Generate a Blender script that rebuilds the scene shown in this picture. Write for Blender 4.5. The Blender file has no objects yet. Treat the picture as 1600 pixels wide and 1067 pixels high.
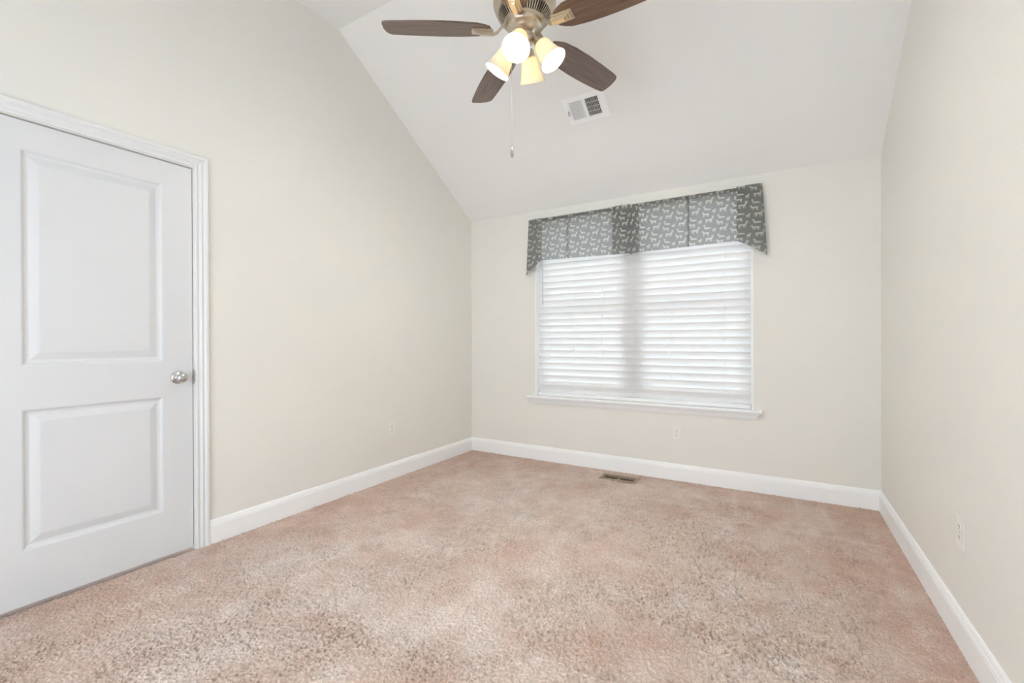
import bpy, bmesh, math, random
import numpy as np
from mathutils import Vector, Matrix

S = bpy.context.scene
C = S.collection
random.seed(4)
rng = np.random.default_rng(4)

# ------------------------------------------------------------------ camera
YAW, PITCH, ROLL = 0.5354, -0.0028, -0.0032
fw = Vector((-math.sin(YAW) * math.cos(PITCH), math.cos(YAW) * math.cos(PITCH), math.sin(PITCH)))
rt = Vector((math.cos(YAW), math.sin(YAW), 0)); up = rt.cross(fw)
r2 = math.cos(ROLL) * rt + math.sin(ROLL) * up
u2 = -math.sin(ROLL) * rt + math.cos(ROLL) * up
cam = bpy.data.cameras.new('camera')
cam.sensor_width = 36; cam.lens = 702.4 / 1600 * 36; cam.clip_start = 0.02
co = bpy.data.objects.new('camera', cam); C.objects.link(co)
M = Matrix((r2, u2, -fw)).transposed().to_4x4(); M.translation = (2.7033, -3.7472, 1.12)
co.matrix_world = M
S.camera = co

# ------------------------------------------------------------------ world, exposure
w = bpy.data.worlds.new('world'); S.world = w; w.use_nodes = True
bg = w.node_tree.nodes['Background']
bg.inputs[0].default_value = (0.87, 0.96, 1.06, 1); bg.inputs[1].default_value = 1.0
S.view_settings.view_transform = 'Standard'; S.view_settings.look = 'None'
S.view_settings.gamma = 1; S.view_settings.use_curve_mapping = False
S.view_settings.exposure = 2.22
BULB = 105.0          # radiance of the four fan bulbs
S.cycles.max_bounces = 14; S.cycles.diffuse_bounces = 10; S.cycles.transmission_bounces = 10
S.cycles.transparent_max_bounces = 12
S.cycles.use_denoising = True

# ------------------------------------------------------------------ room sizes
W, HC = 3.2785, 2.3257            # width, height of the window wall
YR, ZR = -1.6065, 3.346           # where the slope meets the flat ceiling
YB = -4.7                         # wall behind the camera
SL = (ZR - HC) / YR
T = 0.16

# ------------------------------------------------------------------ materials
def mat(name, col, rough=0.5, metal=0.0, spec=0.5, noise=None, bump=None, coat=0.0):
    """noise=(scale, amount): slight colour variation; bump=(scale, strength, distance)"""
    m = bpy.data.materials.new(name); m.use_nodes = True
    nt = m.node_tree; b = nt.nodes['Principled BSDF']
    b.inputs['Base Color'].default_value = (*col, 1); b.inputs['Roughness'].default_value = rough
    b.inputs['Metallic'].default_value = metal; b.inputs['Specular IOR Level'].default_value = spec
    b.inputs['Coat Weight'].default_value = coat
    tc = nt.nodes.new('ShaderNodeTexCoord')
    if noise:
        n = nt.nodes.new('ShaderNodeTexNoise'); n.inputs['Scale'].default_value = noise[0]; n.inputs['Detail'].default_value = 4
        nt.links.new(tc.outputs['Object'], n.inputs['Vector'])
        r = nt.nodes.new('ShaderNodeValToRGB')
        a = noise[1]
        r.color_ramp.elements[0].position = .3; r.color_ramp.elements[1].position = .7
        r.color_ramp.elements[0].color = (*[c * (1 - a) for c in col], 1)
        r.color_ramp.elements[1].color = (*[min(1, c * (1 + a)) for c in col], 1)
        nt.links.new(n.outputs['Fac'], r.inputs['Fac']); nt.links.new(r.outputs['Color'], b.inputs['Base Color'])
    if bump:
        n = nt.nodes.new('ShaderNodeTexNoise'); n.inputs['Scale'].default_value = bump[0]; n.inputs['Detail'].default_value = 3
        nt.links.new(tc.outputs['Object'], n.inputs['Vector'])
        bp = nt.nodes.new('ShaderNodeBump'); bp.inputs['Strength'].default_value = bump[1]; bp.inputs['Distance'].default_value = bump[2]
        nt.links.new(n.outputs['Fac'], bp.inputs['Height']); nt.links.new(bp.outputs['Normal'], b.inputs['Normal'])
    return m

WALL = mat('wall_paint', (.795, .785, .742), .75, spec=.25, noise=(1.2, .006), bump=(260, .06, .002))
CEIL = mat('ceiling_paint', (.865, .863, .853), .85, spec=.2, noise=(1.0, .005), bump=(200, .06, .002))
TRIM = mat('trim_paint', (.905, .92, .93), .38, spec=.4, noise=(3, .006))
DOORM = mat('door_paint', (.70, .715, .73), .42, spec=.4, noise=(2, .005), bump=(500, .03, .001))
NICKEL = mat('brushed_nickel', (.64, .565, .46), .28, 1.0, noise=(60, .06))
CASM = mat('casing_paint', (.775, .785, .79), .38, spec=.4, noise=(3, .006))
CHROME = mat('satin_steel', (.62, .62, .61), .25, 1.0, noise=(40, .04))
DARK = mat('dark_recess', (.05, .047, .043), .8, noise=(5, .1))
PLAST = mat('outlet_plastic', (.83, .815, .77), .35, noise=(10, .01))
SLOT = mat('outlet_slot', (.10, .09, .08), .6, noise=(10, .05))
BRONZE = mat('register_metal', (.36, .28, .18), .45, .5, noise=(30, .08))
DARKB = mat('register_louver', (.16, .115, .06), .5, .4, noise=(30, .08))
VENTM = mat('vent_enamel', (.93, .935, .94), .35, noise=(8, .01))
CHAINM = mat('chain_metal', (.62, .60, .55), .35, 1.0, noise=(50, .05))
FOBM = mat('fob_wood', (.30, .28, .24), .5, noise=(20, .06))
SCREW = mat('screw_metal', (.55, .54, .50), .35, 1.0, noise=(50, .05))

def translucent(name, col, tcol, fac, rough=.5, spec=.3, attr=None, col2=None, tcol2=None, bump=None):
    m = bpy.data.materials.new(name); m.use_nodes = True; nt = m.node_tree
    b = nt.nodes['Principled BSDF']; out = nt.nodes['Material Output']
    b.inputs['Base Color'].default_value = (*col, 1); b.inputs['Roughness'].default_value = rough
    b.inputs['Specular IOR Level'].default_value = spec
    t = nt.nodes.new('ShaderNodeBsdfTranslucent'); t.inputs[0].default_value = (*tcol, 1)
    mx = nt.nodes.new('ShaderNodeMixShader'); mx.inputs[0].default_value = fac
    nt.links.new(b.outputs[0], mx.inputs[1]); nt.links.new(t.outputs[0], mx.inputs[2]); nt.links.new(mx.outputs[0], out.inputs[0])
    tc = nt.nodes.new('ShaderNodeTexCoord')
    n = nt.nodes.new('ShaderNodeTexNoise'); n.inputs['Scale'].default_value = 400 if attr else 6
    nt.links.new(tc.outputs['Object'], n.inputs['Vector'])
    def jit(c, a):
        r = nt.nodes.new('ShaderNodeValToRGB'); r.color_ramp.elements[0].position = .3; r.color_ramp.elements[1].position = .7
        r.color_ramp.elements[0].color = (*[x * (1 - a) for x in c], 1); r.color_ramp.elements[1].color = (*[min(1, x * (1 + a)) for x in c], 1)
        nt.links.new(n.outputs['Fac'], r.inputs['Fac']); return r.outputs['Color']
    cc = jit(col, .12 if attr else .008)
    if attr:
        at = nt.nodes.new('ShaderNodeAttribute'); at.attribute_name = attr
        for base, second, sock in ((cc, col2, b.inputs['Base Color']), (None, tcol2, t.inputs[0])):
            q = nt.nodes.new('ShaderNodeMix'); q.data_type = 'RGBA'
            nt.links.new(at.outputs['Fac'], q.inputs['Factor'])
            if base: nt.links.new(base, q.inputs['A'])
            else: q.inputs['A'].default_value = (*tcol, 1)
            q.inputs['B'].default_value = (*second, 1)
            nt.links.new(q.outputs['Result'], sock)
    else:
        nt.links.new(cc, b.inputs['Base Color'])
    return m

SLATM = translucent('blind_slat', (.86, .86, .865), (.97, .95, .925), .31, .45)
RAILM = mat('blind_rail', (.86, .86, .865), .4, noise=(6, .006))
CORDM = mat('blind_cord', (.86, .86, .86), .7, noise=(50, .01))
WANDM = mat('wand_plastic', (.55, .56, .57), .25, noise=(20, .02))
FABRIC = translucent('deer_fabric', (.205, .198, .178), (.76, .79, .80), .52, .9, .1, 'deer', (.70, .68, .61), (.97, .98, .98))
SHADEM = translucent('frosted_glass', (.86, .80, .66), (.95, .85, .62), .038, .25, .5)

def glass():
    m = bpy.data.materials.new('window_glass'); m.use_nodes = True; nt = m.node_tree
    nt.nodes.remove(nt.nodes['Principled BSDF']); out = nt.nodes['Material Output']
    a = nt.nodes.new('ShaderNodeBsdfTransparent'); a.inputs[0].default_value = (.95, .97, .96, 1)
    g = nt.nodes.new('ShaderNodeBsdfGlossy'); g.inputs['Roughness'].default_value = .01
    f = nt.nodes.new('ShaderNodeFresnel'); f.inputs[0].default_value = 1.45
    mx = nt.nodes.new('ShaderNodeMixShader')
    nt.links.new(f.outputs[0], mx.inputs[0]); nt.links.new(a.outputs[0], mx.inputs[1]); nt.links.new(g.outputs[0], mx.inputs[2])
    nt.links.new(mx.outputs[0], out.inputs[0]); return m
GLASS = glass()

def emit(name, col, s):
    m = bpy.data.materials.new(name); m.use_nodes = True; nt = m.node_tree
    b = nt.nodes['Principled BSDF']; b.inputs['Base Color'].default_value = (*col, 1)
    b.inputs['Emission Color'].default_value = (*col, 1); b.inputs['Emission Strength'].default_value = s
    return m
BULBM = emit('lit_bulb', (.975, .962, .93), BULB)

def walnut():
    m = bpy.data.materials.new('walnut_blade'); m.use_nodes = True; nt = m.node_tree
    b = nt.nodes['Principled BSDF']; b.inputs['Roughness'].default_value = .38; b.inputs['Specular IOR Level'].default_value = .5
    b.inputs['Coat Weight'].default_value = .8; b.inputs['Coat Roughness'].default_value = .22
    tc = nt.nodes.new('ShaderNodeTexCoord'); mp = nt.nodes.new('ShaderNodeMapping'); mp.inputs['Scale'].default_value = (3, 60, 3)
    n = nt.nodes.new('ShaderNodeTexNoise'); n.inputs['Scale'].default_value = 1.6; n.inputs['Detail'].default_value = 6
    r = nt.nodes.new('ShaderNodeValToRGB')
    r.color_ramp.elements[0].position = .3; r.color_ramp.elements[0].color = (.072, .037, .021, 1)
    r.color_ramp.elements[1].position = .72; r.color_ramp.elements[1].color = (.175, .095, .056, 1)
    nt.links.new(tc.outputs['Object'], mp.inputs[0]); nt.links.new(mp.outputs[0], n.inputs['Vector'])
    nt.links.new(n.outputs['Fac'], r.inputs['Fac']); nt.links.new(r.outputs['Color'], b.inputs['Base Color'])
    return m
WALNUT = walnut()

def carpet():
    m = bpy.data.materials.new('pink_carpet'); m.use_nodes = True; nt = m.node_tree; L = nt.links
    b = nt.nodes['Principled BSDF']; b.inputs['Roughness'].default_value = 1; b.inputs['Specular IOR Level'].default_value = .0
    b.inputs['Sheen Weight'].default_value = .25; b.inputs['Sheen Roughness'].default_value = .5
    b.inputs['Sheen Tint'].default_value = (1, .9, .85, 1)
    tc = nt.nodes.new('ShaderNodeTexCoord')
    def noise(scale, detail, dist=0, vec=None, rough=.5):
        n = nt.nodes.new('ShaderNodeTexNoise'); n.inputs['Scale'].default_value = scale; n.inputs['Detail'].default_value = detail
        n.inputs['Distortion'].default_value = dist; n.inputs['Roughness'].default_value = rough
        L.new(vec or tc.outputs['Object'], n.inputs['Vector']); return n.outputs['Fac']
    def ramp(f, a, b_, p0, p1):
        r = nt.nodes.new('ShaderNodeValToRGB'); r.color_ramp.elements[0].position = p0; r.color_ramp.elements[1].position = p1
        r.color_ramp.elements[0].color = (*a, 1); r.color_ramp.elements[1].color = (*b_, 1); L.new(f, r.inputs['Fac']); return r.outputs['Color']
    def mul(a, b_):
        q = nt.nodes.new('ShaderNodeMix'); q.data_type = 'RGBA'; q.blend_type = 'MULTIPLY'; q.inputs['Factor'].default_value = 1
        L.new(a, q.inputs['A']); L.new(b_, q.inputs['B']); return q.outputs['Result']
    at = nt.nodes.new('ShaderNodeAttribute'); at.attribute_name = 'nap_light'
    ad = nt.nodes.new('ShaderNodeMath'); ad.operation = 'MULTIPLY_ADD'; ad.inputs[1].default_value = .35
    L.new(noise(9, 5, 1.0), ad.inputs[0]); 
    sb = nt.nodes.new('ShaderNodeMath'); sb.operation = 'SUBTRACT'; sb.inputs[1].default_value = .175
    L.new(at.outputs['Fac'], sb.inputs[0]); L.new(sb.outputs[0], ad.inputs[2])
    pile = ramp(ad.outputs[0], CARPET_LO, CARPET_HI, .12, .85)                   # brushed pile and painted light falloff
    yarn = ramp(noise(170, 2), (.74, .72, .71), (1.14, 1.14, 1.14), .3, .7)      # yarn to yarn
    fine = ramp(noise(520, 2), (.74, .72, .71), (1.14, 1.14, 1.14), .3, .7)
    mid = ramp(noise(14, 3, 1.2), (.93, .925, .92), (1.05, 1.05, 1.05), .35, .65)
    L.new(mul(mul(mul(pile, yarn), fine), mid), b.inputs['Base Color'])
    bp = nt.nodes.new('ShaderNodeBump'); bp.inputs['Strength'].default_value = .6; bp.inputs['Distance'].default_value = .003
    L.new(noise(420, 3), bp.inputs['Height']); L.new(bp.outputs['Normal'], b.inputs['Normal'])
    return m
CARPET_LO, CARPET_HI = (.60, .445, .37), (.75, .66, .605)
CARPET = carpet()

# ------------------------------------------------------------------ helpers
def link(name, bm, m, parent=None, smooth=False, bevel=0):
    me = bpy.data.meshes.new(name)
    bmesh.ops.recalc_face_normals(bm, faces=bm.faces)
    bm.to_mesh(me); bm.free()
    for x in (m if isinstance(m, (list, tuple)) else [m]): me.materials.append(x)
    if smooth: me.polygons.foreach_set('use_smooth', [True] * len(me.polygons))
    o = bpy.data.objects.new(name, me); C.objects.link(o)
    if parent: o.parent = parent
    if bevel:
        b = o.modifiers.new('bevel', 'BEVEL'); b.width = bevel; b.segments = 2; b.limit_method = 'ANGLE'
    return o

def empty(name, loc, rot=None, parent=None):
    o = bpy.data.objects.new(name, None); C.objects.link(o); o.location = loc
    o.empty_display_size = .1
    if rot is not None: o.rotation_euler = rot
    if parent: o.parent = parent
    return o

def tag(o, label, cat=None, group=None, kind=None):
    o['label'] = label
    if cat: o['category'] = cat
    if group: o['group'] = group
    if kind: o['kind'] = kind
    return o

def box(bm, x0, x1, y0, y1, z0, z1):
    vs = [bm.verts.new((x, y, z)) for x in (x0, x1) for y in (y0, y1) for z in (z0, z1)]
    for f in ((0, 1, 3, 2), (4, 6, 7, 5), (0, 4, 5, 1), (2, 3, 7, 6), (0, 2, 6, 4), (1, 5, 7, 3)):
        bm.faces.new([vs[i] for i in f])
    return vs

def prism(bm, pts, a0, a1, axis='x'):
    """closed polygon pts extruded along an axis"""
    def P(p, a):
        if axis == 'x': return (a, p[0], p[1])
        if axis == 'y': return (p[0], a, p[1])
        return (p[0], p[1], a)
    A = [bm.verts.new(P(p, a0)) for p in pts]; B = [bm.verts.new(P(p, a1)) for p in pts]
    bm.faces.new(A); bm.faces.new(B[::-1])
    n = len(pts)
    for i in range(n): bm.faces.new([A[i], A[(i + 1) % n], B[(i + 1) % n], B[i]])

def lathe(bm, prof, n=32, mtx=Matrix(), caps=True):
    rings = []
    for r, z in prof:
        rings.append([bm.verts.new(mtx @ Vector((r * math.cos(2 * math.pi * k / n), r * math.sin(2 * math.pi * k / n), z))) for k in range(n)])
    for a, b in zip(rings, rings[1:]):
        for k in range(n): bm.faces.new([a[k], a[(k + 1) % n], b[(k + 1) % n], b[k]])
    if caps:
        bm.faces.new(rings[0][::-1]); bm.faces.new(rings[-1])

def tube(bm, pts, r, n=10):
    pts = [Vector(p) for p in pts]; rings = []
    ref = None
    for i, p in enumerate(pts):
        d = (pts[min(i + 1, len(pts) - 1)] - pts[max(i - 1, 0)]).normalized()
        a = (ref if ref is not None else (Vector((1, 0, 0)) if abs(d.x) < .9 else Vector((0, 1, 0))))
        a = (a - d * a.dot(d)).normalized(); ref = a; b = d.cross(a)
        rr = r[i] if isinstance(r, (list, tuple)) else r
        rings.append([bm.verts.new(p + rr * (math.cos(2 * math.pi * k / n) * a + math.sin(2 * math.pi * k / n) * b)) for k in range(n)])
    for a, b in zip(rings, rings[1:]):
        for k in range(n): bm.faces.new([a[k], a[(k + 1) % n], b[(k + 1) % n], b[k]])
    bm.faces.new(rings[0][::-1]); bm.faces.new(rings[-1])

def loft(bm, rings, caps=True):
    """rings: equal-length lists of points of a closed section"""
    R = [[bm.verts.new(p) for p in r] for r in rings]; n = len(R[0])
    for a, b in zip(R, R[1:]):
        for k in range(n): bm.faces.new([a[k], a[(k + 1) % n], b[(k + 1) % n], b[k]])
    if caps: bm.faces.new(R[0][::-1]); bm.faces.new(R[-1])

NB = bmesh.new
def struct(o, label, cat): return tag(o, label, cat, kind='structure')

# ------------------------------------------------------------------ room shell
def zs(y): return HC + SL * y if y > YR else ZR
# door opening in the left wall
DY0, DY1, DZ = -3.313, -2.539, 2.050
bm = NB()
prism(bm, [(DY1, 0), (T, 0), (T, HC + SL * T), (YR, ZR), (DY1, ZR)], -T, 0)
prism(bm, [(DY0, DZ), (DY1, DZ), (DY1, ZR), (DY0, ZR)], -T, 0)
prism(bm, [(YB, 0), (DY0, 0), (DY0, ZR), (YB, ZR)], -T, 0)
prism(bm, [(DY0, 0), (DY1, 0), (DY1, DZ), (DY0, DZ)], -T, -T + .01)  # added panel behind the door keeps light out of its bottom gap
struct(link('wall_left', bm, WALL), 'cream painted wall rising to the vault, behind the white door', 'wall')
bm = NB()
prism(bm, [(YB, 0), (T, 0), (T, HC + SL * T), (YR, ZR), (YB, ZR)], W, W + T)
struct(link('wall_right', bm, WALL), 'pale cream wall along the right side with one outlet', 'wall')
# window opening in the window wall
WX0, WX1, WZ0, WZ1 = .738, 2.544, .600, 2.19
bm = NB()
box(bm, 0, WX0, 0, T, 0, HC + .12); box(bm, WX1, W, 0, T, 0, HC + .12)
box(bm, WX0, WX1, 0, T, 0, WZ0); box(bm, WX0, WX1, 0, T, WZ1, HC + .12)
# trim the top of the wall to the ceiling line
for v in bm.verts:
    if v.co.z > HC: v.co.z = HC + (SL * T if v.co.y > .01 else 0)
struct(link('wall_back', bm, WALL), 'cream wall holding the wide window with the deer valance', 'wall')
# wall behind the camera, with a wide opening added to let in fill daylight
bm = NB()
OX0, OX1, OZ = .70, 2.60, 2.20
box(bm, -T, OX0, YB - T, YB, 0, ZR); box(bm, OX1, W + T, YB - T, YB, 0, ZR); box(bm, OX0, OX1, YB - T, YB, OZ, ZR)
struct(link('wall_front', bm, WALL), 'cream wall with a wide added opening for fill light, opposite the window', 'wall')
bm = NB()
n_ = Vector((0, -SL, 1)).normalized()
k = .12
prism(bm, [(T, HC + SL * T), (YR, ZR), (YB - T, ZR), (YB - T, ZR + k), (YR, ZR + k), (T, HC + SL * T + k * 1.2)], -T, W + T)
struct(link('ceiling', bm, CEIL), 'off-white ceiling, flat above then sloping down to the window wall', 'ceiling')

# ------------------------------------------------------------------ carpet
def smooth2(a, n):
    for _ in range(n):
        a = (a + np.roll(a, 1, 0) + np.roll(a, -1, 0)) / 3
        a = (a + np.roll(a, 1, 1) + np.roll(a, -1, 1)) / 3
    return a / a.std()
# pale tracks the vacuum cleaner left: x0, y0, x1, y1, width, strength
VACUUM = [(2.36, -.64, 3.20, -.65, .022, .20), (2.423, -.05, 2.456, -.50, .018, .24), (2.563, -.04, 2.605, -.36, .015, .2),
          (2.80, -.03, 2.818, -.36, .016, .2), (2.938, -.05, 2.984, -.64, .020, .24), (.21, -1.0, .22, -.2, .018, .15), (3.17, -1.6, 3.16, -.3, .022, .2)]
def carpet_mesh():
    nx = 1150
    xs = np.linspace(0, W, nx)
    yy = [-3.55]
    while yy[-1] < 0: yy.append(yy[-1] + .0024 + .0024 * (yy[-1] + 3.55) / 3.55)
    ys = np.array(yy); ys = -3.55 + (ys + 3.55) * 3.55 / (ys[-1] + 3.55); ny = len(ys)
    X, Y = np.meshgrid(xs, ys)
    wn = lambda n: smooth2(rng.standard_normal((ny, nx)), n)
    def big(step, n, seed):      # slow variation in metres, bilinear
        g = smooth2(np.random.default_rng(seed).standard_normal((int(3.7 / step) + 3, int(W / step) + 3)), n)
        u = X / step; v = (Y + 3.6) / step; i = u.astype(int); j = v.astype(int); fu = u - i; fv = v - j
        fu = fu * fu * (3 - 2 * fu); fv = fv * fv * (3 - 2 * fv)
        return (g[j, i] * (1 - fu) + g[j, i + 1] * fu) * (1 - fv) + (g[j + 1, i] * (1 - fu) + g[j + 1, i + 1] * fu) * fv
    mat_ = np.clip(.55 + .35 * big(.09, 1, 5) + .25 * big(.03, 1, 9), 0, 1)      # 1 = open tufts, 0 = brushed flat
    edge = np.minimum(np.minimum(X, W - X), -Y)
    mat_ *= np.clip((edge - .10) / .3, .25, 1)
    h = .0010 * wn(1) + .0012 * wn(2)
    h -= .016 * np.clip(wn(1) - .70, 0, 1.2) * mat_          # gaps between tufts
    h -= .013 * np.clip(wn(2) - 1.1, 0, 1) * mat_
    jx = .0008 * wn(1); jy = .0008 * wn(1)
    jx[:, (0, -1)] = 0; jy[(0, -1), :] = 0
    h = np.clip(h + .001, -.019, .006)
    h[0, :] = 0
    h[(np.abs(X - 1.597) < .128) & (np.abs(Y + .196) < .047)] = -.034        # cut out for the floor vent
    # nap: pile brushed in patches and tracks, plus painted light falloff (0 dark and pink, 1 pale)
    nap_light = .62 + .11 * big(.24, 0, 21) + .12 * big(.11, 0, 22) + .06 * big(.045, 0, 23)
    nap_light -= .30 * np.exp(-(X / .50) ** 2) + .30 * np.exp(-(Y / .26) ** 2) + .30 * np.exp(-((W - X) / .42) ** 2)  # paler middle, darker along the walls: lamp light painted into the pile colour
    nap_light -= .16 * np.clip((X - 1.9) / 1.2, 0, 1) + .18 * np.clip((-Y - 2.3) / 1.0, 0, 1)  # tone also drops to the right and near the camera
    def stroke(x0, y0, x1, y1, wd, amt):
        dx, dy = x1 - x0, y1 - y0; t = np.clip(((X - x0) * dx + (Y - y0) * dy) / (dx * dx + dy * dy), 0, 1)
        return amt * np.exp(-(((X - x0 - t * dx) ** 2 + (Y - y0 - t * dy) ** 2) / wd ** 2))
    for q in VACUUM: nap_light += stroke(*q)
    nap_light = np.clip(nap_light, 0, 1)
    co_ = np.stack([X + jx, Y + jy, h], -1).reshape(-1, 3)
    extra = np.array([[0, YB - T, 0], [W, YB - T, 0], [-T, YB - T, -.03], [-T, T, -.03], [W + T, T, -.03], [W + T, YB - T, -.03]])
    N = nx * ny
    co_ = np.vstack([co_, extra]).astype(np.float32)
    i = np.arange(ny - 1)[:, None] * nx + np.arange(nx - 1)[None, :]
    q = np.stack([i, i + 1, i + nx + 1, i + nx], -1).reshape(-1, 4)
    q = np.vstack([q, [[N, N + 1, nx - 1, 0]], [[N + 5, N + 2, N + 3, N + 4]]]).astype(np.int32)
    me = bpy.data.meshes.new('floor')
    me.vertices.add(len(co_)); me.vertices.foreach_set('co', co_.ravel())
    me.loops.add(q.size); me.loops.foreach_set('vertex_index', q.ravel())
    me.polygons.add(len(q)); me.polygons.foreach_set('loop_start', np.arange(0, q.size, 4, dtype=np.int32))
    me.polygons.foreach_set('use_smooth', np.ones(len(q), dtype=bool))
    me.update(calc_edges=True); me.validate()
    a = me.attributes.new('nap_light', 'FLOAT', 'POINT'); a.data.foreach_set('value', np.concatenate([nap_light.ravel(), np.full(len(co_) - N, .4)]).astype(np.float32))
    me.materials.append(CARPET)
    o = bpy.data.objects.new('floor', me); C.objects.link(o); return o
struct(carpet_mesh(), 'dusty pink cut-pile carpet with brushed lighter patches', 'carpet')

# ------------------------------------------------------------------ baseboards (profile: distance from wall, height)
BP = [(0, 0), (.0150, 0), (.0150, .098), (.0135, .102), (.0135, .108), (.0105, .113), (.0085, .121), (.0060, .126), (.0035, .130), (0, .131)]
CAS_OUT = DY1 + .066
def base(name, f, label):
    bm = NB(); loft(bm, [[f(d, z, e) for d, z in BP] for e in (0, 1)])
    return struct(link(name, bm, TRIM), label, 'baseboard')
base('baseboard_left', lambda d, z, e: (d, CAS_OUT if not e else -d, z), 'white baseboard from the door casing to the corner')
base('baseboard_back', lambda d, z, e: (d if not e else W - d, -d, z), 'white baseboard under the window, behind the floor vent')
base('baseboard_right', lambda d, z, e: (W - d, -d if not e else YB, z), 'white baseboard along the right wall')

# ------------------------------------------------------------------ door
SY0, SY1, SZ0, SZ1 = DY0 + .003, DY1 - .004, .016, DZ - .005
SX = -.012                       # face of the slab
def panel(bm, y0, y1, z0, z1, x):
    """a moulded panel as nested rings: ogee down, flat, raised field"""
    steps = [(0, 0), (.005, -.002), (.011, -.0085), (.018, -.0110), (.025, -.0112), (.040, -.0062), (.053, -.0022), (.057, -.0015)]
    rings = []
    for d, dx in steps:
        rings.append([bm.verts.new((x + dx, y, z)) for y, z in ((y0 + d, z0 + d), (y1 - d, z0 + d), (y1 - d, z1 - d), (y0 + d, z1 - d))])
    for a, b in zip(rings, rings[1:]):
        for k in range(4): bm.faces.new([a[k], a[(k + 1) % 4], b[(k + 1) % 4], b[k]])
    bm.faces.new(rings[-1])
PY0, PY1 = -3.180, -2.678
PZ = [(.244, .836), (1.018, 1.928)]
bm = NB()
ysl = [SY0, PY0, PY1, SY1]; zsl = [SZ0, PZ[0][0], PZ[0][1], PZ[1][0], PZ[1][1], SZ1]
for i in range(3):
    for j in range(5):
        if i == 1 and j in (1, 3): continue
        bm.faces.new([bm.verts.new((SX, y, z)) for y, z in ((ysl[i], zsl[j]), (ysl[i + 1], zsl[j]), (ysl[i + 1], zsl[j + 1]), (ysl[i], zsl[j + 1]))])
for z0, z1 in PZ: panel(bm, PY0, PY1, z0, z1, SX)
xb = SX - .035
for a, b in (((SY0, SZ0), (SY1, SZ0)), ((SY1, SZ0), (SY1, SZ1)), ((SY1, SZ1), (SY0, SZ1)), ((SY0, SZ1), (SY0, SZ0))):
    bm.faces.new([bm.verts.new(p) for p in ((SX, *a), (SX, *b), (xb, *b), (xb, *a))])
bm.faces.new([bm.verts.new((xb, y, z)) for y, z in ((SY0, SZ0), (SY0, SZ1), (SY1, SZ1), (SY1, SZ0))])
bmesh.ops.remove_doubles(bm, verts=bm.verts, dist=1e-5)
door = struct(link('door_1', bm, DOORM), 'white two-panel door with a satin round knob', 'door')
# knob: rosette, neck, ball; axis +x
KY, KZ = -2.612, .930
RX = Matrix.Translation((SX, KY, KZ)) @ Matrix.Rotation(math.pi / 2, 4, 'Y')
bm = NB(); lathe(bm, [(.0335, 0), (.0335, .003), (.031, .0065), (.024, .0095), (.016, .0115), (.0125, .014), (.0115, .026)], 40, RX)
ros = link('rosette', bm, CHROME, door, True); tag(ros, 'satin steel round backplate')
bm = NB()
lathe(bm, [(.011, .022), (.013, .027), (.019, .031), (.0235, .037), (.0262, .044), (.0262, .050), (.0235, .057), (.018, .062), (.010, .0648), (.0001, .0655)], 40, RX)
kn = link('door_knob', bm, CHROME, door, True); tag(kn, 'satin steel round knob')
# casing: swept colonial profile (outward from the opening, thickness off the wall)
CP = [(0, 0), (0, .008), (.004, .0105), (.011, .0110), (.013, .0065), (.016, .0060), (.022, .0095), (.029, .0145), (.033, .0145), (.036, .0095), (.039, .0095), (.045, .0150), (.050, .0185), (.060, .0185), (.063, .0155), (.064, 0)]
bm = NB()
oy0, oy1, oz = DY0 - .002, DY1 + .002, DZ + .004
loft(bm, [[(t, oy1 + d, 0) for d, t in CP], [(t, oy1 + d, oz + d) for d, t in CP], [(t, oy0 - d, oz + d) for d, t in CP], [(t, oy0 - d, 0) for d, t in CP]])
cas = struct(link('trim_1', bm, CASM), 'white moulded casing around the two-panel door', 'door casing')
bm = NB()
box(bm, -.0548, -.0005, DY1 - .0030, DY1 - .0004, .89, .97)
box(bm, -.0005, .0012, DY1 - .003, DY1 + .0015, .902, .958)
tag(link('strike_plate', bm, CHROME, cas), 'grey metal latch strike')

# ------------------------------------------------------------------ window
win = struct(empty('window_1', ((WX0 + WX1) / 2, .1, WZ0)), 'wide white double window closed off by a white blind', 'window')
wl = Vector(win.location)
def wchild(name, bm, m, **k):
    for v in bm.verts: v.co -= wl
    return link(name, bm, m, win, **k)
CX = (WX0 + WX1) / 2
bm = NB()      # jamb lining and thin face bead
b_ = .012
box(bm, WX0, WX0 + b_, -.004, T, WZ0, WZ1); box(bm, WX1 - b_, WX1, -.004, T, WZ0, WZ1)
box(bm, WX0 + b_, WX1 - b_, -.004, T, WZ1 - b_, WZ1)
wchild('window_frame', bm, TRIM)
bm = NB(); box(bm, CX - .048, CX + .048, .105, T, WZ0 + .006, WZ1 - b_)
wchild('mullion', bm, TRIM)
for x0, x1 in ((WX0 + b_, CX - .048), (CX + .048, WX1 - b_)):
    z0, z1 = WZ0 + .006, WZ1 - b_; zm = (z0 + z1) / 2
    bm = NB()
    for a, b, c, d in ((x0, x0 + .045, z0, z1), (x1 - .045, x1, z0, z1), (x0 + .045, x1 - .045, z0, z0 + .06), (x0 + .045, x1 - .045, z1 - .045, z1), (x0 + .045, x1 - .045, zm - .02, zm + .02)):
        box(bm, a, b, .105, .14, c, d)
    wchild('sash', bm, TRIM)
    bm = NB(); box(bm, x0 + .045, x1 - .045, .120, .125, z0 + .06, zm - .02); box(bm, x0 + .045, x1 - .045, .120, .125, zm + .02, z1 - .045)
    wchild('pane', bm, GLASS)
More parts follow.
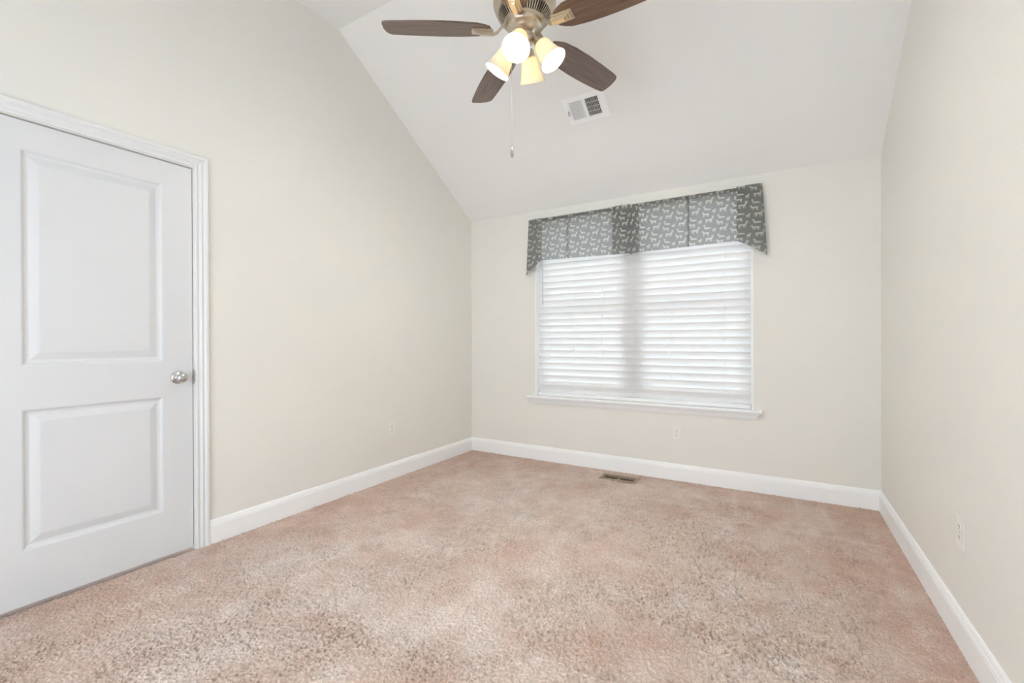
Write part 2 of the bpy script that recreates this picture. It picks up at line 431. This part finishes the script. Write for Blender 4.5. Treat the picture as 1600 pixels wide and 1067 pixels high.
# stool with horns, and apron with mitred returns
bm = NB()
pr = [(.085, .583), (-.046, .583), (-.0505, .586), (-.052, .592), (-.0505, .5985), (-.046, .602), (.085, .602)]
x0, x1 = .672, 2.603
def stool_section(x): return [(x, y if y < 0 else 0, z) for y, z in pr]
loft(bm, [stool_section(x0 + .004), stool_section(x0), stool_section(x1), stool_section(x1 - .004)][1:3])
box(bm, WX0, WX1, 0, .105, .583, .602)
wchild('window_sill', bm, TRIM)
bm = NB()
ap = [(0, .583), (-.040, .583), (-.040, .578), (-.033, .572), (-.026, .562), (-.022, .553), (-.019, .545), (-.013, .540), (-.012, .534), (0, .532)]
loft(bm, [[(x0 + .052 + y, y, z) for y, z in ap], [(x1 - .052 - y, y, z) for y, z in ap]])
wchild('apron', bm, TRIM)

# ------------------------------------------------------------------ blind
bl = tag(empty('window_blind', (CX, .035, WZ0 + .004)), 'white horizontal-slat blind closed over the wide window', 'blind')
bo = Vector(bl.location)
def bchild(name, bm, m, par=None, **k):
    for v in bm.verts: v.co -= bo
    return link(name, bm, m, par or bl, **k)
BX0, BX1 = WX0 + .020, WX1 - .018
YBL = .038
def slat(bm, zc, tilt, wdt=.072, th=.0028, crown=.0025, x0=BX0, x1=BX1, sag=0):
    # section in (y,z); outer edge down, room edge up; tilt from horizontal
    n = 7; top = []; bot = []
    for i in range(n + 1):
        s = (i / n - .5) * wdt; c = crown * (1 - (2 * i / n - 1) ** 2)
        for lst, e in ((top, c + th / 2), (bot, c - th / 2)):
            # s along the slat from room edge (-) to outer edge (+)
            y = YBL + s * math.cos(tilt) + e * math.sin(tilt); z = zc - s * math.sin(tilt) + e * math.cos(tilt)
            lst.append((y, z))
    sec = top + bot[::-1]
    rings = []
    for k in range(9):
        t = k / 8; dz = -sag * (1 - (2 * t - 1) ** 2)
        rings.append([(x0 + (x1 - x0) * t, y, z + dz) for y, z in sec])
    loft(bm, rings)
PITCH_S = .0575
TILT = math.radians(62.5)
bm = NB()
z = .734 + .072 / 2 * math.sin(TILT)
zs_ = []
while z < 2.11:
    slat(bm, z, TILT + random.uniform(-.015, .015), sag=random.uniform(0, .0015)); zs_.append(z); z += PITCH_S
# two slack slats resting above the bottom rail
slat(bm, .704, math.radians(78)); slat(bm, .674, math.radians(80))
bchild('slats', bm, SLATM, smooth=False)
bm = NB(); box(bm, BX0, BX1, YBL - .030, YBL + .030, .6035, .634)
bchild('bottom_rail', bm, RAILM, bevel=.004)
bm = NB(); box(bm, BX0, BX1, YBL - .034, YBL + .034, 2.12, 2.173)
bchild('head_rail', bm, RAILM, bevel=.003)
for x in (.878, 1.118, 1.385, 1.66, 1.955, 2.345):
    bm = NB()
    pts = [(x, YBL - .0345, .628)]
    for zc in [.674, .706] + zs_: pts.append((x, YBL - .0345 + .004, zc + .004)); 
    pts.append((x, YBL - .0345, 2.04))
    # cords run in front of the room edges of the slats
    pts = [(x, YBL - .031, .628), (x, YBL - .031, .68), (x, YBL - .0185, .73), (x, YBL - .0185, 2.08), (x, YBL - .031, 2.13)]
    tube(bm, pts, .0011, 6)
    bchild('ladder_cord', bm, CORDM)
bm = NB()
tube(bm, [(.822, -.008, 2.10), (.822, -.010, 2.08), (.820, -.010, 1.465), (.820, -.010, 1.45)], [.002, .003, .003, .002], 8)
tube(bm, [(.822, YBL - .034, 2.15), (.822, -.006, 2.14), (.822, -.008, 2.10)], .0015, 6)
bchild('tilt_wand', bm, WANDM, smooth=True)

# ------------------------------------------------------------------ valance with deer print
def poly_mask(px, py, pts):
    ins = np.zeros(px.shape, bool); n = len(pts)
    for i in range(n):
        x0, y0 = pts[i]; x1, y1 = pts[(i + 1) % n]
        if y0 == y1: continue
        c = ((y0 > py) != (y1 > py)) & (px < (x1 - x0) * (py - y0) / (y1 - y0) + x0)
        ins ^= c
    return ins
BUCK = [[(-2.9, .2), (-3.1, 1.1), (-2.6, 1.6), (-1.0, 1.45), (.7, 1.5), (1.5, 2.5), (1.9, 3.3), (2.6, 3.2), (3.2, 2.6), (3.0, 2.3), (2.4, 2.3), (2.1, 1.0), (1.7, .2), (1.6, -2.6), (1.1, -2.6), (1.05, -.3), (.7, -.35), (.55, -2.4), (.1, -2.4), (.0, -.2), (-1.3, -.1), (-1.7, -1.0), (-1.55, -2.6), (-2.0, -2.6), (-2.2, -1.0), (-2.4, -1.0), (-2.75, -2.4), (-3.15, -2.4), (-2.85, -.8)],
        [(1.9, 3.2), (1.2, 4.3), (1.5, 4.6), (2.0, 4.0), (2.4, 5.0), (2.8, 4.9), (2.5, 3.9), (3.3, 4.6), (3.4, 4.2), (2.4, 3.2)]]
DOE = [[(2.7, .0), (3.0, .9), (2.5, 1.4), (.8, 1.2), (-.8, 1.3), (-1.3, 2.0), (-1.5, 2.7), (-1.1, 3.3), (-1.6, 3.2), (-1.9, 3.0), (-2.5, 3.1), (-2.2, 2.7), (-3.0, 2.1), (-2.9, 1.8), (-2.2, 1.8), (-2.0, .7), (-1.6, -.1), (-1.6, -2.5), (-1.15, -2.5), (-1.0, -.4), (-.6, -.4), (-.5, -2.3), (-.1, -2.3), (.05, -.3), (1.2, -.2), (1.5, -1.0), (1.4, -2.5), (1.85, -2.5), (2.0, -.9), (2.4, -2.3), (2.8, -2.3), (2.6, -.7)]]
LYING = [[(-2.9, 1.7), (-2.2, 2.2), (-1.5, 1.9), (-1.1, 1.0), (.4, .7), (2.0, .5), (3.1, -.2), (3.2, -.9), (2.0, -1.1), (-2.0, -1.1), (-2.3, -.8), (-1.7, -.5), (-2.0, .4), (-2.2, 1.3), (-2.8, 1.4)],
         [(-2.3, 2.0), (-3.1, 3.2), (-2.8, 3.6), (-2.4, 3.0), (-2.2, 4.0), (-1.8, 4.0), (-1.9, 2.9), (-1.2, 3.6), (-1.0, 3.3), (-1.8, 1.9)]]
FAWN = [[(-1.3, .9), (-.2, 1.1), (.4, 1.8), (.3, 2.6), (.8, 2.1), (1.4, 2.5), (1.3, 1.6), (1.0, 1.0), (.9, .0), (.6, -2.3), (.2, -2.3), (.1, -.4), (-.4, -.4), (-.6, -2.3), (-1.0, -2.3), (-1.0, -.6), (-1.5, .1)]]
def deer_mask(px, pz):
    """px, pz in metres on the cloth -> bool, a drop-repeat of four motifs"""
    px = px * 100; pz = pz * 100
    m = np.zeros(px.shape, bool); P = 19.4; RH = 7.1
    r0, r1 = int(np.floor(pz.min() / RH)) - 2, int(np.ceil(pz.max() / RH)) + 3
    for r in range(r0, r1):
        for shp, ox, oz, ax_, az_ in ((LYING, 0, -.6, .86, .66), (FAWN, 5.0, -2.6, 1.0, .68), (BUCK, 11.6, -2.1, .95, .70), (DOE, 18.3, -4.6, .9, .68)):
            u = np.mod(px - ox - r * P / 2 + P / 2, P) - P / 2; u = u / ax_; v = (pz - r * RH - oz) / az_
            near = (np.abs(u) < 3.6) & (v > -2.8) & (v < 5.2)
            if near.any():
                for pg in shp: m[near] |= poly_mask(u[near], v[near], pg)
    return m
VY = -.072
val = tag(empty('window_valance', (1.647, 0, 2.19)), 'grey window valance printed with pale deer above the blind', 'valance')
vo = Vector(val.location)
def cloth(name, x0, x1, ztop, zbot, yoff, par=val, flare=0, wave=.002, layers=1, shift=(0, 0), st=.0028, nm=None):
    """hanging sheet; zbot(t), yoff(t,s) with t across and s down; layers>1 adds linings behind"""
    nx = max(4, int((x1 - x0) / st)); nz = max(4, int((ztop - min(zbot(0), zbot(1), zbot(.5))) / st))
    t = np.linspace(0, 1, nx + 1)[None, :]; s = np.linspace(0, 1, nz + 1)[:, None]
    tt = t + 0 * s; ss = s + 0 * t
    X = x0 + (x1 - x0) * tt + (flare[0] * (1 - tt) + flare[1] * tt) * ss if flare else x0 + (x1 - x0) * tt
    ZB = np.vectorize(zbot)(tt); Z = ztop + (ZB - ztop) * ss
    Y = VY + yoff(tt, ss)
    me_v = []; me_f = []; msk = []
    i = np.arange(nz)[:, None] * (nx + 1) + np.arange(nx)[None, :]
    q = np.stack([i, i + 1, i + nx + 2, i + nx + 1], -1).reshape(-1, 4)
    mk = deer_mask((x0 + (x1 - x0) * tt + shift[0]).ravel(), (Z + shift[1]).ravel()).astype(np.float32)
    for k in range(layers):
        me_v.append(np.stack([X, Y + .004 * k, Z], -1).reshape(-1, 3) - np.array(vo)); me_f.append(q + k * len(mk)); msk.append(mk if k == 0 else mk * 0)
    v = np.vstack(me_v).astype(np.float32); f = np.vstack(me_f).astype(np.int32); mk = np.concatenate(msk)
    me = bpy.data.meshes.new(name)
    me.vertices.add(len(v)); me.vertices.foreach_set('co', v.ravel())
    me.loops.add(f.size); me.loops.foreach_set('vertex_index', f.ravel())
    me.polygons.add(len(f)); me.polygons.foreach_set('loop_start', np.arange(0, f.size, 4, dtype=np.int32))
    me.polygons.foreach_set('use_smooth', np.ones(len(f), dtype=bool))
    me.update(calc_edges=True)
    a = me.attributes.new('deer', 'FLOAT', 'POINT'); a.data.foreach_set('value', mk)
    me.materials.append(FABRIC)
    o = bpy.data.objects.new(name, me); C.objects.link(o); o.parent = par; return o
ZT = 2.234
def ripple(t, s): return .0016 * np.sin(t * 17 + 1) * s + .001 * np.sin(t * 41)
def crease(tc):      # a pressed pleat line: cloth steps back at tc
    return lambda t, s: ripple(t, s) + .012 * np.exp(-((t - tc) / .006) ** 2) - .004 * np.clip((t - tc) / .01, 0, 1) * np.exp(-np.clip(t - tc, 0, 1) / .08)
# two straight flaps that hang over the glass
cloth('fabric_panel', .835, 1.525, 2.206, lambda t: 1.850 - .014 * t, crease((1.098 - .845) / .68), shift=(.02, 0))
cloth('fabric_panel', 1.722, 2.452, 2.206, lambda t: 1.832 + .010 * t, crease((2.107 - 1.729) / .72), shift=(.09, .02))
# folds pressed behind the seams of the flaps
for x, zt, zb in ((1.096, 2.205, 1.850), (2.105, 2.205, 1.840)):
    cloth('pleat_fold', x - .006, x + .006, zt, lambda t, zb=zb: zb, lambda t, s: .012 + 0 * t, layers=2, shift=(.5, 0))
# gathered header over the rod
def hdr(t, s): return .010 - .016 * np.sin(np.pi * np.clip(s, 0, 1)) + .0015 * np.sin(t * 160) * np.sin(np.pi * s)
cloth('header_band', .79, 1.53, ZT, lambda t: 2.200, hdr, layers=2, shift=(.03, .01))
cloth('header_band', 1.70, 2.48, ZT, lambda t: 2.198, hdr, layers=2, shift=(.11, .03))
# double-layer side tails with slanting hems
fwd = lambda t, s: -.011 + .0025 * np.sin(t * 9 + .6) * s
cloth('side_tail', .699, .845, ZT - .002, lambda t: 1.712 + .142 * t, lambda t, s: fwd(t, s) + .03 * np.exp(-t / .06), flare=(-.030, 0), layers=2, shift=(-.05, .012))
cloth('side_tail', 2.440, 2.604, ZT + .003, lambda t: 1.840 - .118 * t ** 1.15, lambda t, s: fwd(t, s) + .03 * np.exp(-(1 - t) / .06), flare=(0, .030), layers=2, shift=(.16, .02))
cloth('center_tail', 1.508, 1.657, ZT, lambda t: 1.834 - .004 * t, fwd, layers=2, shift=(.05, .03))
cloth('center_tail', 1.650, 1.722, ZT - .004, lambda t: 1.824 + .007 * t, lambda t, s: fwd(t, s) + .012 * (1 - t) + .004, flare=(.001, .010), layers=2, shift=(.21, .03))
bm = NB(); tube(bm, [(.72 - vo.x, VY + .014 - vo.y, 2.217 - vo.z), (2.585 - vo.x, VY + .014 - vo.y, 2.217 - vo.z)], .009, 12)
for x in (.73, 1.65, 2.575): box(bm, x - .012 - vo.x, x + .012 - vo.x, VY + .014, -.0005, 2.209 - vo.z, 2.225 - vo.z)
link('curtain_rod', bm, RAILM, val, True)

# ------------------------------------------------------------------ outlets
def outlet(loc, rz, label, wd=.070, ht=.115):
    o = tag(empty('wall_outlet', loc, (0, 0, rz)), label, 'outlet', 'electrical outlets')
    bm = NB(); box(bm, -wd / 2, wd / 2, -.0055, 0, -ht / 2, ht / 2)
    link('cover_plate', bm, PLAST, o, bevel=.0025)
    for s in (1, -1):
        bm = NB(); pts = []
        for k in range(24):
            a = 2 * math.pi * k / 24; pts.append((.0172 * math.cos(a), s * .0195 + max(-.0125, min(.0125, .0172 * math.sin(a)))))
        prism(bm, pts, -.0072, -.0050, 'y'); r = link('receptacle', bm, PLAST, o)
        bm = NB()
        for x, h in ((-.0064, .0085), (.0064, .0068)): box(bm, x - .0011, x + .0011, -.0076, -.0070, s * .0195 + .002 - h / 2, s * .0195 + .002 + h / 2)
        tube(bm, [(0, -.0076, s * .0195 - .0085), (0, -.0070, s * .0195 - .0085)], .0024, 12)
        link('slot', bm, SLOT, r)
    bm = NB(); tube(bm, [(0, -.0064, 0), (0, -.0050, 0)], .0032, 14); link('screw', bm, SCREW, o)
    return o
outlet((0, -1.112, .404), math.pi / 2, 'white outlet on the left wall between door casing and corner', .076, .122)
outlet((2.006, 0, .380), 0, 'white outlet on the window wall under the sill')
outlet((W, -1.495, .412), -math.pi / 2, 'white outlet on the right wall seen nearly edge on', .076, .122)

# ------------------------------------------------------------------ floor vent
fv = tag(empty('floor_vent', (1.597, -.196, .004)), 'small bronze floor vent set in the carpet below the window', 'vent')
bm = NB(); hw, hd = .150, .070; iw, idp = .125, .044
for a in ((-hw, hw, -hd, -idp), (-hw, hw, idp, hd), (-hw, -iw, -idp, idp), (iw, hw, -idp, idp), (-.007, .007, -idp, idp)):
    box(bm, a[0], a[1], a[2], a[3], 0, .005)
fr = link('vent_frame', bm, BRONZE, fv, bevel=.002)
bm = NB()
for s in (-1, 1):
    for k in range(7):
        x = s * (.020 + k * .0150)
        vs = box(bm, x - .0008, x + .0008, -idp, idp, -.016, -.003)
        for v in vs: v.co.x += s * (v.co.z + .004) * .1
link('louvers', bm, DARKB, fv)
bm = NB(); box(bm, -iw, iw, -idp, idp, -.034, -.022); link('dark_backing', bm, DARK, fv)

# ------------------------------------------------------------------ ceiling vent on the slope
sa = math.atan(-SL)
vx, vy = 1.5215, -.7115
cv = tag(empty('ceiling_vent', (vx, vy, HC + SL * vy), (math.pi - sa * 1, 0, 0)), 'white louvred air vent on the sloped ceiling beside the fan', 'vent')
# local: +z points down out of the ceiling, y runs along the slope
bm = NB(); hw, hd = .152, .102; iw, idp = .108, .066
for a in ((-hw, hw, -hd, -idp), (-hw, hw, idp, hd), (-hw, -iw, -idp, idp), (iw, hw, -idp, idp), (-.009, .009, -idp, idp)):
    box(bm, a[0], a[1], a[2], a[3], 0, .014)
for v in bm.verts:      # sloping rim
    if v.co.z > .001 and (abs(abs(v.co.x) - hw) < 1e-4 or abs(abs(v.co.y) - hd) < 1e-4): v.co.z = .003
link('vent_frame', bm, VENTM, cv)
bm = NB()
for s in (-1, 1):
    for k in range(9):
        x = s * (.0150 + k * .0112)
        vs = box(bm, x - .0006, x + .0006, -idp, idp, .0012, .0125)
        for v in vs: v.co.x += s * (v.co.z - .007) * .62
for k in (-1, 0, 1): box(bm, -iw, iw, k * .033 - .0008, k * .033 + .0008, .0012, .004)
link('louvers', bm, VENTM, cv)
bm = NB(); box(bm, -iw - .005, iw + .005, -idp - .005, idp + .005, -.001, .0008); link('dark_backing', bm, DARK, cv)  # thin dark sheet stands in for the shaded hollow behind the louvers
bm = NB(); box(bm, -.129, -.123, -.014, .014, .012, .020); box(bm, -.133, -.119, -.016, -.006, .019, .022)
link('lever', bm, SCREW, cv)

# ------------------------------------------------------------------ ceiling fan
FX, FY, FZ = 1.66, -1.861, 2.583        # hub axis, height of the blades
fan = tag(empty('ceiling_fan', (FX, FY, FZ)), 'five-blade walnut ceiling fan with four lit glass shades', 'ceiling fan')
top = ZR - FZ
bm = NB(); lathe(bm, [(.072, top), (.072, top - .010), (.066, top - .035), (.045, top - .058), (.022, top - .066), (.014, top - .066)], 40)
link('canopy', bm, NICKEL, fan, True)
bm = NB(); lathe(bm, [(.0135, top - .06), (.0135, .27)], 20); link('downrod', bm, NICKEL, fan, True)
bm = NB()
lathe(bm, [(.020, .285), (.034, .280), (.040, .262), (.085, .250), (.128, .230), (.147, .205), (.151, .170), (.150, .135), (.146, .123), (.143, .121), (.143, .113), (.139, .106), (.131, .092), (.127, .088), (.122, .090), (.100, .104)], 56)
mh = link('motor_housing', bm, NICKEL, fan, True)
bm = NB()      # ribbed vent ring between rim and hub
lathe(bm, [(.127, .097), (.092, .058)], 56, caps=False)
link('vent_ring', bm, DARK, mh, True)
bm = NB()
for k in range(60):
    a = 2 * math.pi * k / 60; R_ = Matrix.Rotation(a, 4, 'Z')
    vs = box(bm, .090, .128, -.0026, .0026, 0, .010)
    for v in vs: v.co.z += .043 + (v.co.x - .090) * 1.1; v.co = R_ @ v.co
link('vent_fins', bm, NICKEL, mh)
bm = NB()
lathe(bm, [(.080, .070), (.094, .060), (.099, .054), (.098, .047), (.090, .044), (.086, .042), (.085, .034), (.078, .027), (.067, .0245), (.062, .016), (.040, .002), (.020, -.004)], 56)
link('hub_collar', bm, NICKEL, fan, True)

def blade_outline():
    # x along radius, y across; (root .165 -> tip .66)
    up_ = [(.160, .018), (.166, .036), (.185, .050), (.22, .066), (.30, .076), (.38, .080), (.46, .080), (.54, .077), (.62, .071), (.652, .066), (.660, .058)]
    dn = [(.664, .040), (.664, .0), (.656, -.036), (.646, -.052), (.634, -.060), (.60, -.064), (.50, -.069), (.40, -.072), (.30, -.070), (.22, -.061), (.185, -.046), (.166, -.034), (.160, -.018)]
    return up_ + dn
TH = math.degrees(3.748)
PITCHB = math.radians(-12); DROOP = math.radians(1.4)
for k in range(5):
    a = math.radians(TH - 72 * k)
    bm = NB(); prism(bm, blade_outline(), -.0035, .0035, 'z')
    o = link('blade', bm, WALNUT, fan, bevel=.0022)
    o.rotation_euler = Matrix.Rotation(a, 3, 'Z').to_euler()
    Rm = Matrix.Translation((0, 0, .66 * math.tan(DROOP))) @ Matrix.Rotation(a, 4, 'Z') @ Matrix.Rotation(DROOP, 4, 'Y') @ Matrix.Rotation(PITCHB, 4, 'X')
    o.matrix_local = Rm
    # bracket: stepped rectangular plate under the blade, arm bending up to the hub
    bm = NB()
    box(bm, .152, .252, -.028, .028, -.0075, -.0038)
    box(bm, .150, .243, -.020, .020, -.0125, -.0075)
    box(bm, .148, .229, -.0115, .0115, -.0175, -.0125)
    loft(bm, [[(x, s * y, z + d) for s, d in ((-1, 0), (1, 0), (1, -.007), (-1, -.007))] for x, y, z in ((.215, .008, -.0165), (.150, .010, -.016), (.128, .013, -.004), (.108, .017, .020), (.088, .018, .031))])
    tag(link('blade_bracket', bm, NICKEL, o, bevel=.001), 'brushed nickel stepped bracket')
# light kit
bm = NB()
lathe(bm, [(.030, .004), (.044, -.006), (.048, -.016), (.046, -.034), (.036, -.046), (.022, -.054), (.012, -.060), (.010, -.070), (.006, -.078), (.0005, -.081)], 40)
link('light_fitter', bm, NICKEL, fan, True)
cam_dir = math.atan2(-3.7472 - FY, 2.7033 - FX)
AX = math.radians(56)
for k in range(4):
    a = cam_dir + math.radians(-16) + k * math.pi / 2
    d = Vector((math.cos(a), math.sin(a), 0)); ax = (d * math.cos(AX) + Vector((0, 0, -math.sin(AX)))).normalized()
    mouth = d * .141 + Vector((0, 0, 2.430 - FZ))
    neck = mouth - ax * .118
    Q = Matrix.Translation(neck) @ ax.to_track_quat('Z', 'Y').to_matrix().to_4x4()
    bm = NB()
    tube(bm, [d * .030 + Vector((0, 0, -.018)), d * .050 + Vector((0, 0, -.014)), neck - ax * .034 + d * -.004, neck - ax * .022], [.008, .008, .009, .011], 12)
    lathe(bm, [(.012, -.030), (.021, -.024), (.025, -.014), (.027, .004), (.027, .012), (.020, .013)], 28, Q)
    link('lamp_arm', bm, NICKEL, fan, True)
    bm = NB()      # bell-shaped frosted glass, with wall thickness
    outp = [(.026, .006), (.034, .009), (.0385, .016), (.0410, .028), (.0430, .042), (.0455, .058), (.0490, .074), (.0535, .090), (.0595, .106), (.0650, .118)]
    inp = [(r - .003, z - .0005) for r, z in outp[::-1]]
    lathe(bm, outp + [(.0645, .1195)] + inp, 40, Q, caps=False)
    sh = link('lamp_shade', bm, SHADEM, fan, True)
    bm = NB()
    lathe(bm, [(.012, .010), (.013, .030), (.018, .042), (.0255, .058), (.0285, .072), (.0265, .086), (.019, .096), (.008, .1015), (.0005, .102)], 28, Q)
    tag(link('bulb', bm, BULBM, sh, True), 'glowing white bulb')
# pull chain
cr = Vector((math.cos(YAW), math.sin(YAW), 0))
px = -cr * .062
bm = NB()
tube(bm, [Vector((0, 0, .0)) + px * .75, px + Vector((0, 0, -.03)), px + Vector((0, 0, -.545))], .0011, 6)
for k in range(40):
    c = px + Vector((0, 0, -.05 - k * .0125)); bmesh.ops.create_icosphere(bm, subdivisions=1, radius=.0017, matrix=Matrix.Translation(c))
pc = link('pull_chain', bm, CHAINM, fan, True)
bm = NB(); lathe(bm, [(.0015, -.540), (.004, -.544), (.0072, -.556), (.0078, -.572), (.0065, -.582), (.0035, -.587), (.0005, -.588)], 18, Matrix.Translation(px))
tag(link('fob', bm, FOBM, pc, True), 'small tapered grey chain pull')
